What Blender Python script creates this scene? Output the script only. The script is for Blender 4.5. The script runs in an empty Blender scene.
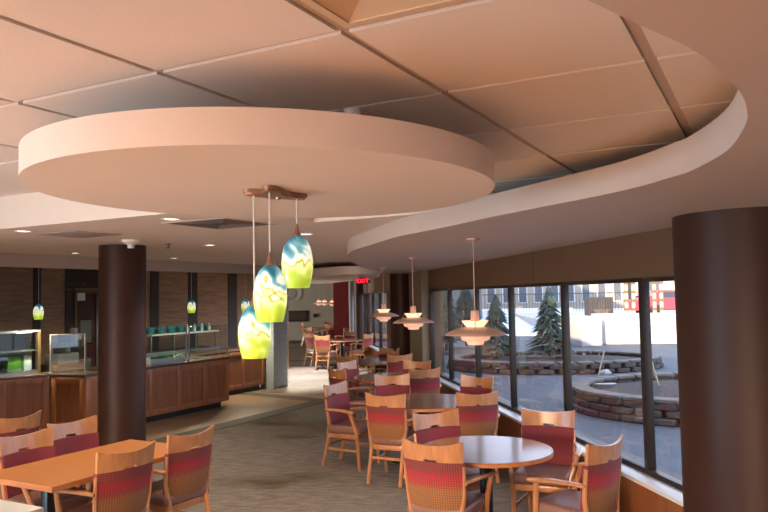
import bpy, bmesh, math, random
from mathutils import Vector as V, Matrix
random.seed(7)
C = bpy.context.scene.collection
PI = math.pi
# ------------------------------------------------------------------ survey of the room
ZC = 1.9                                   # eye height
FPX = 720.6
_pi, _ro = math.radians(3.18), math.radians(-1.016)
_F = V((0, math.cos(_pi), math.sin(_pi))); _U = V((0, -math.sin(_pi), math.cos(_pi))); _R = V((1, 0, 0))
CR = math.cos(_ro)*_R + math.sin(_ro)*_U
CU = -math.sin(_ro)*_R + math.cos(_ro)*_U
def ray(px, py): return CR*((px-384)/FPX) + CU*((256-py)/FPX) + _F
def at(px, py, z):
    d = ray(px, py); return V((0, 0, ZC)) + d*((z-ZC)/d.z)
def depth(px, py, y):
    d = ray(px, py); return V((0, 0, ZC)) + d*(y/d.y)
GY = math.radians(-28.0)
UD = V((math.cos(GY), math.sin(GY), 0)); VD = V((-math.sin(GY), math.cos(GY), 0))   # building grid
def g(a, b, z=0.0): return UD*a + VD*b + V((0, 0, z))
def hit_u(px, py, a):
    d = ray(px, py); return V((0, 0, ZC)) + d*(a/d.dot(UD))
WY = math.radians(8.8)
WD = V((-math.sin(WY), math.cos(WY), 0)); WN = V((math.cos(WY), math.sin(WY), 0))    # window wall: along, outward
def w(n, d, z=0.0): return WN*n + WD*d + V((0, 0, z))
ZT, ZL, ZS, ZD, ZH, ZV = 2.5386, 2.455, 2.327, 2.30, 2.305, 2.62

# ------------------------------------------------------------------ materials
def lin(c): return tuple(((x/255)/12.92 if x/255 <= .04045 else ((x/255+.055)/1.055)**2.4) for x in c)
def mat(name, col, rough=.5, metal=0, spec=.5, noise=None, bump=0, coat=0):
    m = bpy.data.materials.new(name); m.use_nodes = True
    nt = m.node_tree; b = nt.nodes['Principled BSDF']
    b.inputs['Base Color'].default_value = (*col, 1); b.inputs['Roughness'].default_value = rough
    b.inputs['Metallic'].default_value = metal; b.inputs['Specular IOR Level'].default_value = spec
    if coat: b.inputs['Coat Weight'].default_value = coat; b.inputs['Coat Roughness'].default_value = .15
    if noise:
        scale, amt, stretch = noise
        tc = nt.nodes.new('ShaderNodeTexCoord'); mp = nt.nodes.new('ShaderNodeMapping'); mp.inputs['Scale'].default_value = stretch
        n = nt.nodes.new('ShaderNodeTexNoise'); n.inputs['Scale'].default_value = scale; n.inputs['Detail'].default_value = 5
        r = nt.nodes.new('ShaderNodeValToRGB')
        r.color_ramp.elements[0].position = .3; r.color_ramp.elements[1].position = .7
        r.color_ramp.elements[0].color = (*[x*(1-amt) for x in col], 1); r.color_ramp.elements[1].color = (*[min(1, x*(1+amt)) for x in col], 1)
        L = nt.links
        L.new(tc.outputs['Object'], mp.inputs['Vector']); L.new(mp.outputs[0], n.inputs['Vector'])
        L.new(n.outputs['Fac'], r.inputs['Fac']); L.new(r.outputs[0], b.inputs['Base Color'])
        if bump:
            bp = nt.nodes.new('ShaderNodeBump'); bp.inputs['Strength'].default_value = bump; bp.inputs['Distance'].default_value = .01
            L.new(n.outputs['Fac'], bp.inputs['Height']); L.new(bp.outputs[0], b.inputs['Normal'])
    return m
def emit(name, col, s):
    m = bpy.data.materials.new(name); m.use_nodes = True; nt = m.node_tree
    nt.nodes.remove(nt.nodes['Principled BSDF']); e = nt.nodes.new('ShaderNodeEmission')
    e.inputs[0].default_value = (*col, 1); e.inputs[1].default_value = s
    nt.links.new(e.outputs[0], nt.nodes['Material Output'].inputs[0]); return m
def glass(name, tint=(1, 1, 1), base=.04, rough=.0):
    m = bpy.data.materials.new(name); m.use_nodes = True; nt = m.node_tree
    nt.nodes.remove(nt.nodes['Principled BSDF'])
    t = nt.nodes.new('ShaderNodeBsdfTransparent'); t.inputs[0].default_value = (*tint, 1)
    gl = nt.nodes.new('ShaderNodeBsdfGlossy'); gl.inputs['Roughness'].default_value = rough
    lw = nt.nodes.new('ShaderNodeLayerWeight'); lw.inputs[0].default_value = .5
    p = nt.nodes.new('ShaderNodeMath'); p.operation = 'POWER'; p.inputs[1].default_value = 4
    a = nt.nodes.new('ShaderNodeMath'); a.operation = 'MULTIPLY_ADD'; a.inputs[1].default_value = .8; a.inputs[2].default_value = base; a.use_clamp = True
    mx = nt.nodes.new('ShaderNodeMixShader'); L = nt.links
    L.new(lw.outputs['Facing'], p.inputs[0]); L.new(p.outputs[0], a.inputs[0]); L.new(a.outputs[0], mx.inputs[0])
    L.new(t.outputs[0], mx.inputs[1]); L.new(gl.outputs[0], mx.inputs[2]); L.new(mx.outputs[0], nt.nodes['Material Output'].inputs[0])
    return m
M = {}
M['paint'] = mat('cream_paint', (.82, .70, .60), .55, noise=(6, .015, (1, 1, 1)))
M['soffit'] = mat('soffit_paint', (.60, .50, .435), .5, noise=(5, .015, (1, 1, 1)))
M['tile'] = mat('acoustic_tile', (.80, .705, .625), .9, noise=(260, .07, (1, 1, 1)), bump=.15)
M['grid'] = mat('grid_bar', (.54, .43, .36), .5)
M['louvre'] = mat('louvre_grey', (.20, .16, .13), .6)
M['dark'] = mat('plenum_dark', (.10, .08, .07), .9)
M['column'] = mat('column_brown', (.048, .021, .014), .45, spec=.22, noise=(3, .06, (1, 1, 1)))
M['wallbrown'] = mat('brown_wall', (.13, .074, .040), .7, noise=(4, .04, (1, 1, 1)))
M['pilaster'] = mat('grey_tan_wall', (.20, .17, .12), .7)
M['bronze'] = mat('dark_bronze', (.030, .024, .020), .4, metal=.3)
M['ledge'] = mat('white_ledge', (.72, .72, .72), .28)
M['wood'] = mat('honey_wood', (.52, .235, .10), .30, noise=(9, .18, (3, 3, .5)), coat=.25)
M['woodtop'] = mat('honey_laminate', (.50, .185, .055), .45, noise=(7, .10, (1, 9, 1)))
M['tabletop'] = mat('cherry_laminate', (.32, .135, .078), .25, noise=(7, .10, (1, 9, 1)), coat=.6)
M['panelwood'] = mat('counter_wood', (.27, .098, .036), .45, noise=(5, .22, (4, 4, .4)))
M['framewood'] = mat('counter_frame_wood', (.34, .130, .050), .42, noise=(5, .2, (4, 4, .4)))
M['wallwood'] = mat('walnut_panelling', (.33, .195, .108), .6, noise=(5, .25, (.5, .5, 5)))
M['darkstrip'] = mat('dark_strip', (.045, .032, .024), .6)
M['vinyl'] = mat('mauve_vinyl', (.25, .125, .098), .36, noise=(30, .06, (1, 1, 1)))
M['pad'] = mat('burgundy_fabric', (.235, .030, .040), .75, noise=(180, .15, (1, 1, 1)))
M['black'] = mat('black_metal', (.012, .012, .013), .4)
M['steel'] = mat('brushed_steel', (.26, .25, .235), .45, metal=.6)
M['white'] = mat('white_plastic', (.80, .79, .77), .4)
M['lamppink'] = mat('matte_rose_white', (.62, .385, .29), .45)
M['copper'] = mat('brushed_copper', (.42, .25, .17), .38, metal=.7, noise=(12, .3, (1, 1, 1)))
M['cordm'] = mat('clear_cord', (.75, .72, .70), .3)
M['greywall'] = mat('sage_grey_wall', (.27, .24, .18), .75)
M['redwall'] = mat('red_wall', (.26, .030, .028), .7)
M['bluegrey'] = mat('blue_grey_brick', (.33, .38, .40), .8, noise=(8, .12, (1, 1, 4)))
M['reddoor'] = mat('dark_red_door', (.085, .022, .016), .5)
M['tantile'] = mat('tan_floor_tile', (.25, .160, .095), .38, noise=(1.2, .10, (1, 1, 1)))
M['bouncefloor'] = mat('warm_bounce_floor', (.62, .36, .19), .5, noise=(2, .12, (1, 8, 1)))  # warm tone picked to throw light upward, out of view
M['strip'] = mat('brown_border', (.085, .060, .046), .7)
M['countertop'] = mat('dark_stone_top', (.09, .06, .045), .25, noise=(60, .3, (1, 1, 1)))
M['glass'] = glass('window_glass', (.97, .98, 1.0), .012)
M['guard'] = glass('guard_glass', (.86, .92, .92), .05)
M['frost'] = mat('whitelaminate', (.83, .80, .77), .3)
M['teal'] = mat('teal_plastic', (.02, .32, .36), .35)
M['green'] = mat('leaf_green', (.06, .22, .03), .6, noise=(60, .5, (1, 1, 1)))
M['silver'] = mat('satin_silver', (.30, .28, .27), .6)
M['asphalt'] = mat('asphalt', (.058, .072, .092), .85, noise=(3, .18, (1, 1, 1)))
M['soil'] = mat('mulch', (.022, .019, .018), .95, noise=(9, .5, (1, 1, 1)), bump=.6)
M['stone'] = mat('planter_stone', (.058, .052, .046), .9, noise=(4, .3, (1, 1, 1)), bump=.3)
M['capstone'] = mat('cap_stone', (.115, .105, .095), .9, noise=(5, .25, (1, 1, 1)))
M['snow'] = mat('snow', (.70, .74, .80), .8)
M['oldsnow'] = mat('old_snow', (.33, .33, .35), .85)
M['concrete'] = mat('concrete', (.50, .49, .47), .85, noise=(3, .06, (1, 1, 1)))
M['needle'] = mat('spruce_needles', (.030, .060, .050), .8)
M['bark'] = mat('bark', (.10, .065, .045), .9)
M['carred'] = mat('car_red', (.42, .05, .07), .35)
M['carglass'] = mat('car_glass', (.04, .05, .06), .1)
M['tyre'] = mat('tyre', (.02, .02, .02), .8)
M['stucco'] = mat('pale_stucco', (.42, .37, .31), .85)
M['redbrick'] = mat('greybrown_brick', (.20, .19, .19), .9, noise=(20, .2, (1, 1, 3)))
M['winglass'] = mat('far_window', (.10, .12, .14), .15)
M['timber'] = mat('yellow_timber', (.44, .36, .28), .8)
M['rust'] = mat('rust_knots', (.20, .12, .06), .8)
M['slat'] = mat('grey_slats', (.045, .045, .045), .8)
M['warm'] = emit('lamp_glow', (1, .62, .34), 3.2)
M['down'] = emit('downlight_glow', (1, .86, .66), 2.6)
M['exitred'] = emit('exit_red', (1, .02, .05), 1.6)
M['exitback'] = mat('exit_plate', (.16, .012, .018), .5)
M['fixture'] = mat('fixture_tan', (.66, .50, .34), .4)
M['stake'] = mat('pale_stake', (.45, .36, .25), .8)

def carpet():
    m = bpy.data.materials.new('streaky_carpet'); m.use_nodes = True; nt = m.node_tree; L = nt.links
    b = nt.nodes['Principled BSDF']; b.inputs['Roughness'].default_value = .95; b.inputs['Specular IOR Level'].default_value = .15
    tc = nt.nodes.new('ShaderNodeTexCoord')
    def nz(scale, sc, det=4, rot=GY):
        mp = nt.nodes.new('ShaderNodeMapping'); mp.inputs['Rotation'].default_value = (0, 0, -rot); mp.inputs['Scale'].default_value = sc
        n = nt.nodes.new('ShaderNodeTexNoise'); n.inputs['Scale'].default_value = scale; n.inputs['Detail'].default_value = det
        L.new(tc.outputs['Object'], mp.inputs[0]); L.new(mp.outputs[0], n.inputs[0]); return n
    a = nz(6.5, (.8, 3.4, 1), 7); p = nz(.55, (1, 1.6, 1), 3); f = nz(40, (1, 2, 1), 2)
    r1 = nt.nodes.new('ShaderNodeValToRGB'); r1.color_ramp.elements[0].position = .34; r1.color_ramp.elements[1].position = .66
    r1.color_ramp.elements[0].color = (.185, .147, .116, 1); r1.color_ramp.elements[1].color = (.30, .252, .208, 1)
    r2 = nt.nodes.new('ShaderNodeValToRGB'); r2.color_ramp.elements[0].position = .30; r2.color_ramp.elements[1].position = .42
    r2.color_ramp.elements[0].color = (.50, .42, .34, 1); r2.color_ramp.elements[1].color = (1, 1, 1, 1)
    r3 = nt.nodes.new('ShaderNodeValToRGB'); r3.color_ramp.elements[0].position = .3; r3.color_ramp.elements[1].position = .7
    r3.color_ramp.elements[0].color = (.75, .75, .75, 1); r3.color_ramp.elements[1].color = (1.15, 1.15, 1.15, 1)
    L.new(a.outputs[0], r1.inputs[0]); L.new(p.outputs[0], r2.inputs[0]); L.new(f.outputs[0], r3.inputs[0])
    x = nt.nodes.new('ShaderNodeMix'); x.data_type = 'RGBA'; x.blend_type = 'MULTIPLY'; x.inputs[0].default_value = 1
    y = nt.nodes.new('ShaderNodeMix'); y.data_type = 'RGBA'; y.blend_type = 'MULTIPLY'; y.inputs[0].default_value = 1
    L.new(r1.outputs[0], x.inputs[6]); L.new(r2.outputs[0], x.inputs[7]); L.new(x.outputs[2], y.inputs[6]); L.new(r3.outputs[0], y.inputs[7])
    L.new(y.outputs[2], b.inputs['Base Color']); return m
M['carpet'] = carpet()
def weave():
    m = bpy.data.materials.new('plaid_weave'); m.use_nodes = True; nt = m.node_tree; L = nt.links
    b = nt.nodes['Principled BSDF']; b.inputs['Roughness'].default_value = .8
    tc = nt.nodes.new('ShaderNodeTexCoord'); sp = nt.nodes.new('ShaderNodeSeparateXYZ'); L.new(tc.outputs['Object'], sp.inputs[0])
    mr = nt.nodes.new('ShaderNodeMapRange'); mr.inputs[1].default_value = .42; mr.inputs[2].default_value = .78; L.new(sp.outputs[2], mr.inputs[0])
    r = nt.nodes.new('ShaderNodeValToRGB'); e = r.color_ramp.elements
    e[0].position = 0; e[0].color = (.30, .135, .048, 1); e[1].position = 1; e[1].color = (.25, .050, .048, 1)
    for p, c in ((.46, (.36, .150, .055, 1)), (.56, (.40, .060, .055, 1)), (.74, (.44, .030, .045, 1)), (.82, (.25, .050, .045, 1))):
        k = e.new(p); k.color = c
    L.new(mr.outputs[0], r.inputs[0])
    def line(src, freq, lo):
        a = nt.nodes.new('ShaderNodeMath'); a.operation = 'MULTIPLY'; a.inputs[1].default_value = freq
        f = nt.nodes.new('ShaderNodeMath'); f.operation = 'FRACT'
        c = nt.nodes.new('ShaderNodeMath'); c.operation = 'GREATER_THAN'; c.inputs[1].default_value = .3
        q = nt.nodes.new('ShaderNodeMath'); q.operation = 'MULTIPLY_ADD'; q.inputs[1].default_value = 1-lo; q.inputs[2].default_value = lo
        L.new(src, a.inputs[0]); L.new(a.outputs[0], f.inputs[0]); L.new(f.outputs[0], c.inputs[0]); L.new(c.outputs[0], q.inputs[0]); return q.outputs[0]
    mm = nt.nodes.new('ShaderNodeMath'); mm.operation = 'MULTIPLY'
    L.new(line(sp.outputs[0], 60, .62), mm.inputs[0]); L.new(line(sp.outputs[2], 60, .72), mm.inputs[1])
    x = nt.nodes.new('ShaderNodeMix'); x.data_type = 'RGBA'; x.blend_type = 'MULTIPLY'; x.inputs[0].default_value = 1
    L.new(r.outputs[0], x.inputs[6]); L.new(mm.outputs[0], x.inputs[7]); L.new(x.outputs[2], b.inputs['Base Color']); return m
M['weave'] = weave()
def art_glass():
    m = bpy.data.materials.new('swirled_art_glass'); m.use_nodes = True; nt = m.node_tree; L = nt.links
    b = nt.nodes['Principled BSDF']; b.inputs['Roughness'].default_value = .25
    tc = nt.nodes.new('ShaderNodeTexCoord'); sp = nt.nodes.new('ShaderNodeSeparateXYZ'); L.new(tc.outputs['Object'], sp.inputs[0])
    n = nt.nodes.new('ShaderNodeTexNoise'); n.inputs['Scale'].default_value = 8; n.inputs['Detail'].default_value = 1.0; n.inputs['Distortion'].default_value = 1.6
    L.new(tc.outputs['Object'], n.inputs[0])
    a = nt.nodes.new('ShaderNodeMath'); a.operation = 'MULTIPLY_ADD'; a.inputs[1].default_value = .22; a.inputs[2].default_value = -.11
    s = nt.nodes.new('ShaderNodeMath'); s.operation = 'ADD'
    L.new(n.outputs[0], a.inputs[0]); L.new(a.outputs[0], s.inputs[0]); L.new(sp.outputs[2], s.inputs[1])
    mr = nt.nodes.new('ShaderNodeMapRange'); mr.inputs[1].default_value = -.105; mr.inputs[2].default_value = .105; L.new(s.outputs[0], mr.inputs[0])
    r = nt.nodes.new('ShaderNodeValToRGB'); e = r.color_ramp.elements
    e[0].position = 0; e[0].color = (.33, .46, .03, 1); e[1].position = 1; e[1].color = (.02, .10, .15, 1)
    for p, c in ((.26, (.52, .66, .08, 1)), (.42, (.92, .95, .42, 1)), (.49, (.40, .38, .06, 1)), (.54, (.98, .90, .60, 1)), (.64, (.80, .86, .72, 1)), (.74, (.16, .40, .46, 1)), (.86, (.025, .15, .21, 1))):
        k = e.new(p); k.color = c
    L.new(mr.outputs[0], r.inputs[0]); L.new(r.outputs[0], b.inputs['Base Color']); L.new(r.outputs[0], b.inputs['Emission Color'])
    b.inputs['Emission Strength'].default_value = .52; return m
M['artglass'] = art_glass()

# ------------------------------------------------------------------ mesh helpers
def obj(name, bm, m, parent=None, smooth=40, loc=None):
    bmesh.ops.recalc_face_normals(bm, faces=bm.faces)
    me = bpy.data.meshes.new(name); bm.to_mesh(me); bm.free()
    me.materials.append(m)
    if smooth:
        me.polygons.foreach_set('use_smooth', [True]*len(me.polygons)); me.set_sharp_from_angle(angle=math.radians(smooth))
    o = bpy.data.objects.new(name, me); C.objects.link(o)
    if parent is not None: o.parent = parent
    if loc is not None: o.location = loc
    return o
def tag(o, label=None, cat=None, group=None, kind=None):
    if label: o['label'] = label
    if cat: o['category'] = cat
    if group: o['group'] = group
    if kind: o['kind'] = kind
    return o
def thing(name, label, cat, loc=(0, 0, 0), rz=0, group=None):
    o = bpy.data.objects.new(name, None); C.objects.link(o); o.empty_display_size = .1
    o.location = loc; o.rotation_euler = (0, 0, rz); return tag(o, label, cat, group)
def struct(name, bm, m, smooth=40, loc=None): return tag(obj(name, bm, m, None, smooth, loc), kind='structure')
def dup(root, loc, rz, label, group=None):
    r = root.copy(); C.objects.link(r); r.location = loc; r.rotation_euler = (0, 0, rz); r['label'] = label
    if group: r['group'] = group
    for ch in list(root.children):
        c = ch.copy(); C.objects.link(c); c.parent = r
        for gch in ch.children:
            d = gch.copy(); C.objects.link(d); d.parent = c
    return r
def B(): return bmesh.new()
def box(bm, c, s, bev=0, rot=None, seg=2):
    t = bmesh.new(); bmesh.ops.create_cube(t, size=1); bmesh.ops.scale(t, vec=V(s), verts=t.verts)
    if bev: bmesh.ops.bevel(t, geom=t.edges[:], offset=bev, segments=seg, affect='EDGES', profile=.5)
    if rot is not None: bmesh.ops.transform(t, matrix=rot.to_4x4() if len(rot) == 3 else rot, verts=t.verts)
    bmesh.ops.translate(t, vec=V(c), verts=t.verts); join(bm, t); return bm
def join(bm, t):
    mp = [bm.verts.new(v.co) for v in t.verts]; t.verts.index_update()
    for f in t.faces:
        try: bm.faces.new([mp[v.index] for v in f.verts])
        except ValueError: pass
    t.free()
def prism(bm, pts, z0, z1):
    lo = [bm.verts.new((p[0], p[1], z0)) for p in pts]; hi = [bm.verts.new((p[0], p[1], z1)) for p in pts]
    n = len(pts)
    bm.faces.new(hi); bm.faces.new(lo[::-1])
    for i in range(n): bm.faces.new((lo[i], lo[(i+1) % n], hi[(i+1) % n], hi[i]))
    return bm
def lathe(bm, prof, seg=28, c=(0, 0, 0), closed=False):
    rings = []
    for r, z in prof:
        if r < 1e-5: rings.append([bm.verts.new((c[0], c[1], c[2]+z))])
        else: rings.append([bm.verts.new((c[0]+r*math.cos(2*PI*k/seg), c[1]+r*math.sin(2*PI*k/seg), c[2]+z)) for k in range(seg)])
    if closed: rings.append(rings[0])
    for a, b in zip(rings, rings[1:]):
        for k in range(seg):
            k2 = (k+1) % seg
            if len(a) == 1 and len(b) == 1: continue
            if len(a) == 1: bm.faces.new((a[0], b[k], b[k2]))
            elif len(b) == 1: bm.faces.new((a[k], a[k2], b[0]))
            else: bm.faces.new((a[k], a[k2], b[k2], b[k]))
    return bm
def sweep(bm, path, sizes, up=V((0, 0, 1)), rnd=.35):
    """rounded rectangular bar along PATH; sizes = (across, along-up) per point"""
    path = [V(p) for p in path]; rings = []
    for i, p in enumerate(path):
        t = (path[min(i+1, len(path)-1)] - path[max(i-1, 0)]).normalized()
        a = t.cross(up)
        a = a.normalized() if a.length > 1e-4 else V((1, 0, 0))
        b = a.cross(t).normalized()
        sw, sh = sizes[i] if isinstance(sizes[0], (tuple, list)) else sizes
        q = min(sw, sh)*rnd; hw, hh = sw/2, sh/2
        pr = [(hw-q, -hh), (hw, -hh+q), (hw, hh-q), (hw-q, hh), (-hw+q, hh), (-hw, hh-q), (-hw, -hh+q), (-hw+q, -hh)]
        rings.append([bm.verts.new(p + a*x + b*y) for x, y in pr])
    for r0, r1 in zip(rings, rings[1:]):
        for k in range(8): bm.faces.new((r0[k], r0[(k+1) % 8], r1[(k+1) % 8], r1[k]))
    bm.faces.new(rings[0][::-1]); bm.faces.new(rings[-1]); return bm
def tube(bm, path, r, seg=8):
    return _tube(bm, [V(p) for p in path], r, seg)
def _tube(bm, path, r, seg):
    rings = []
    for i, p in enumerate(path):
        t = (path[min(i+1, len(path)-1)] - path[max(i-1, 0)]).normalized()
        a = t.cross(V((0, 0, 1)));
        if a.length < 1e-3: a = t.cross(V((1, 0, 0)))
        a.normalize(); b = a.cross(t); rr = r[i] if isinstance(r, (list, tuple)) else r
        rings.append([bm.verts.new(p + a*rr*math.cos(2*PI*k/seg) + b*rr*math.sin(2*PI*k/seg)) for k in range(seg)])
    for r0, r1 in zip(rings, rings[1:]):
        for k in range(seg): bm.faces.new((r0[k], r0[(k+1) % seg], r1[(k+1) % seg], r1[k]))
    bm.faces.new(rings[0][::-1]); bm.faces.new(rings[-1]); return bm
def spline(pts, n=6, closed=False):
    P_ = [V((p[0], p[1], 0)) for p in pts]; out = []; N = len(P_)
    rng = range(N) if closed else range(N-1)
    for i in rng:
        p0 = P_[i-1] if (closed or i > 0) else P_[0]; p1 = P_[i]; p2 = P_[(i+1) % N]
        p3 = P_[(i+2) % N] if (closed or i+2 < N) else P_[-1]
        for k in range(n):
            t = k/n
            out.append(.5*((2*p1) + (p2-p0)*t + (2*p0-5*p1+4*p2-p3)*t*t + (3*p1-p0-3*p2+p3)*t**3))
    if not closed: out.append(P_[-1])
    return out
RZ = lambda a: Matrix.Rotation(a, 3, 'Z')
RG, RW = RZ(GY), RZ(WY)
def gbox(bm, a0, a1, b0, b1, z0, z1, bev=0):      # box in grid axes
    return box(bm, g((a0+a1)/2, (b0+b1)/2, (z0+z1)/2), (abs(a1-a0), abs(b1-b0), abs(z1-z0)), bev, RG)
def wbox(bm, n0, n1, d0, d1, z0, z1, bev=0):      # box in window-wall axes
    return box(bm, w((n0+n1)/2, (d0+d1)/2, (z0+z1)/2), (abs(n1-n0), abs(d1-d0), abs(z1-z0)), bev, RW)

# ================================================================== THE SETTING
fl = B(); prism(fl, [(-17, -6.5), (4.4, -6.5), w(2.6, -5)[:2], w(2.6, 31)[:2], (-17, 31)], -.1, 0.0)
struct('floor', fl, M['carpet'], 0)
ft = B(); gbox(ft, -12.0, -7.47, -5.5, 11.75, 0, .004); struct('floor_tile', ft, M['tantile'], 0)
ft = B(); gbox(ft, -7.14, 4.2, -5.3, 2.1, 0, .005); struct('floor_bounce', ft, M['bouncefloor'], 0)  # unseen warm floor added to bounce light onto the ceiling
fs = B(); prism(fs, [g(a, b)[:2] for a, b in ((-7.47, -5.5), (-7.15, -5.5), (-7.15, 11.40), (-12, 12.1), (-12, 11.7), (-7.47, 11.1))], .0, .006)
struct('trim_1', fs, M['strip'], 0)

# tile ceiling with its grid: slabs hang 8 mm below the grid plane
U0, V0, T = -2.10, 1.463, .61
ct = B(); bars = B(); plen = B()
ulines = [U0+T*k for k in (-2, -1, 0, 1, 2)] + [-.262] + [-.262+T*k for k in (1, 2, 3, 4, 5, 6)]
ulines = [-3.285] + [x for x in ulines if x > -3.29+.2]
vlines = [V0+T*k for k in range(-11, 7)]
FIX = (-.88, -.262, V0-T, V0)
for i in range(len(ulines)-1):
    for j in range(len(vlines)-1):
        a0, a1, b0, b1 = ulines[i], ulines[i+1], vlines[j], vlines[j+1]
        if abs(a0-FIX[0]) < .02 and abs(b0-FIX[2]) < .02: continue
        l = .0165 if abs(a0+.262) < .01 else .012; r = .0165 if abs(a1+.262) < .01 else .012
        gbox(ct, a0+l, a1-r, b0+.012, b1-.012, ZT, ZT+.03)
tag(obj('ceiling', ct, M['tile'], None, 0), kind='structure')
gbox(plen, -3.285, 3.6, V0-11*T, 5.2, ZT+.031, ZT+.05); struct('ceiling_deck', plen, M['dark'], 0)
for x in ulines:
    wd = .0135 if abs(x+.262) < .01 else .009
    gbox(bars, x-wd, x+wd, vlines[0], vlines[-1], ZT+.007, ZT+.03)
for y in vlines: gbox(bars, ulines[0], ulines[-1], y-.009, y+.009, ZT+.0075, ZT+.03)
struct('trim_2', bars, M['grid'], 0)
# recessed pocket beyond the tile edge, and its raised deck
pk = B(); gbox(pk, -12.0, -3.285, -6.5, 3.45, 2.70, 2.76); gbox(pk, -3.30, -3.27, -6.5, 3.45, ZT, 2.76); struct('ceiling_pocket', pk, M['tile'], 0)
# lower plaster ceiling with the white bulkhead face
lc = B(); prism(lc, [p[:2] for p in (g(-7.5, 3.42), g(-2.95, 3.42), g(-2.95, 4.45), g(1.0, 4.45), w(2.62, 6.0), w(2.62, 31), g(-28, 19), g(-28, 16.3), g(-11.5, 16.3), g(-9.75, 12.75), g(-9.75, 11.9), g(-7.5, 11.9))], ZL, 2.78)
struct('ceiling_lower', lc, M['paint'], 0)
hd = B(); gbox(hd, -7.62, -7.5, -6.5, 11.9, ZH, 2.78); prism(hd, [g(a, b)[:2] for a, b in ((-12, -6.5), (-7.62, -6.5), (-7.62, 11.88), (-9.77, 11.88), (-9.77, 12.75), (-11.48, 16.28), (-12, 16.28))], ZV, 2.78); struct('ceiling_servery', hd, mat('shaded_paint', (.50, .40, .33), .6), 0)  # ceiling paint darkened to carry the dimmer light over the servery
# roof above everything
rf = B(); prism(rf, [(-18, -8), (5.2, -8), w(2.95, -6)[:2], w(2.95, 46)[:2], w(-19, 46)[:2]], 2.85, 4.0); struct('roof', rf, M['concrete'], 0)
rf = B(); prism(rf, [w(2.9, 20.5)[:2], w(2.9, 46)[:2], w(-19, 46)[:2], w(-19, 20.5)[:2]], 4.0, 14.0); struct('shade_wing', rf, M['concrete'], 0)  # unseen wing, sized and placed to shade the far ground

# wave soffit along the windows
wave_in = [(.9, -5.0), (.6, -2.0), (.2, -.4), (-.02, .3), (-.02, .68), (.12, .88), (.303, 1.032), (.417, 1.135), (.546, 1.249), (.659, 1.379), (.782, 1.546), (.881, 1.714), (.958, 1.886), (1.06, 2.2),
           (1.101, 2.537), (1.086, 2.686), (1.054, 2.877), (.99, 3.094), (.851, 3.411), (.70, 3.75), (.567, 4.05), (.406, 4.49), (.246, 4.845), (.082, 5.25),
           (-.115, 5.994), (-.30, 6.75), (-.384, 7.562), (-.409, 8.636), (-.368, 9.768), (-.269, 11.2), (-.02, 12.6), (.22, 14.0)]
wv = B(); pts = [p[:2] for p in spline(wave_in, 5)] + [w(2.66, 14.6)[:2], w(2.66, -5.2)[:2]]
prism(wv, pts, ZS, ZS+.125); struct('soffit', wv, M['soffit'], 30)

# window wall
WO = 2.667
MU = [4.0, 4.924, 6.375, 7.90, 9.313, 10.79, 12.12]
FM = [16.82, 18.1, 19.4, 20.7, 21.62]
wl = B()
for d0, d1, z0, z1 in ((-5.2, 4.0, 0, 2.8), (4.0, 12.12, 0, .555), (4.0, 12.12, 2.0, 2.8), (12.12, 16.82, 0, 2.8), (16.82, 21.62, 0, .555), (16.82, 21.62, 2.0, 2.8), (21.62, 31, 0, 2.8)):
    wbox(wl, WO-.02, WO+.22, d0, d1, z0, z1)
struct('wall_right', wl, M['wallbrown'], 0)
kn = B(); wbox(kn, 2.545, WO-.02, 4.0, 12.16, 0, .556); wbox(kn, 2.545, WO-.02, 16.7, 21.62, 0, .556); struct('wall_right_panelling', kn, M['panelwood'], 0)
ps = B(); wbox(ps, 2.52, WO-.02, 12.16, 13.3, 0, ZS); struct('wall_right_pilaster', ps, M['pilaster'], 0)
sj = B(); wbox(sj, WO-.024, WO-.0195, 7.08, 7.092, 2.0, ZS); struct('trim_3', sj, M['strip'], 0)
for nm, d0, d1 in (('window_sill_1', 4.0, 12.14), ('window_sill_2', 16.7, 21.6)):
    q = B(); wbox(q, 2.51, WO+.02, d0, d1, .556, .586, .004); struct(nm, q, M['ledge'])
def windows(ds, idx):
    for k, (d0, d1) in enumerate(zip(ds, ds[1:])):
        fr = B(); hw = .026
        for a, b in ((d0-.002, d0+hw), (d1-hw, d1+.002)): wbox(fr, WO-.02, WO+.045, a, b, .585, 2.0, .004)
        wbox(fr, WO-.02, WO+.045, d0+hw, d1-hw, .585, .622, .004); wbox(fr, WO-.02, WO+.045, d0+hw, d1-hw, 1.968, 2.002, .004)
        o = struct('window_%d' % (idx+k), fr, M['bronze'])
        pn = B(); wbox(pn, WO+.02, WO+.026, d0+hw, d1-hw, .622, 1.968); obj('pane', pn, M['glass'], o, 0)
windows(MU, 1); windows(FM, 7)

# other walls
wb = B()
# left servery wall with a doorway, panelled
DV0, DV1 = hit_u(74.5, 291, -11.6).dot(VD), hit_u(104, 291, -11.6).dot(VD)
DZ = hit_u(85, 291.3, -11.6).z
for b0, b1, z0 in ((-6.5, DV0, 0), (DV0, DV1, DZ), (DV1, 16.2, 0)): gbox(wb, -11.85, -11.6, b0, b1, z0, 2.8)
struct('wall_left', wb, M['wallwood'], 0)
k = 1
for xa, xb in ((33, 40.5), (65, 73.5), (150, 158.5), (188, 197), (228, 236.5)):
    b0, b1 = hit_u(xa, 285, -11.6).dot(VD), hit_u(xb, 285, -11.6).dot(VD)
    q = B(); gbox(q, -11.6, -11.585, b0, b1, 0, ZV); struct('trim_%d' % (3+k), q, M['darkstrip'], 0); k += 1
q = B(); gbox(q, -11.6, -11.588, DV0-.02, DV1+.3, DZ+.06, ZV); struct('trim_9', q, M['darkstrip'], 0)
rv = 11.0
q = B()
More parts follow.
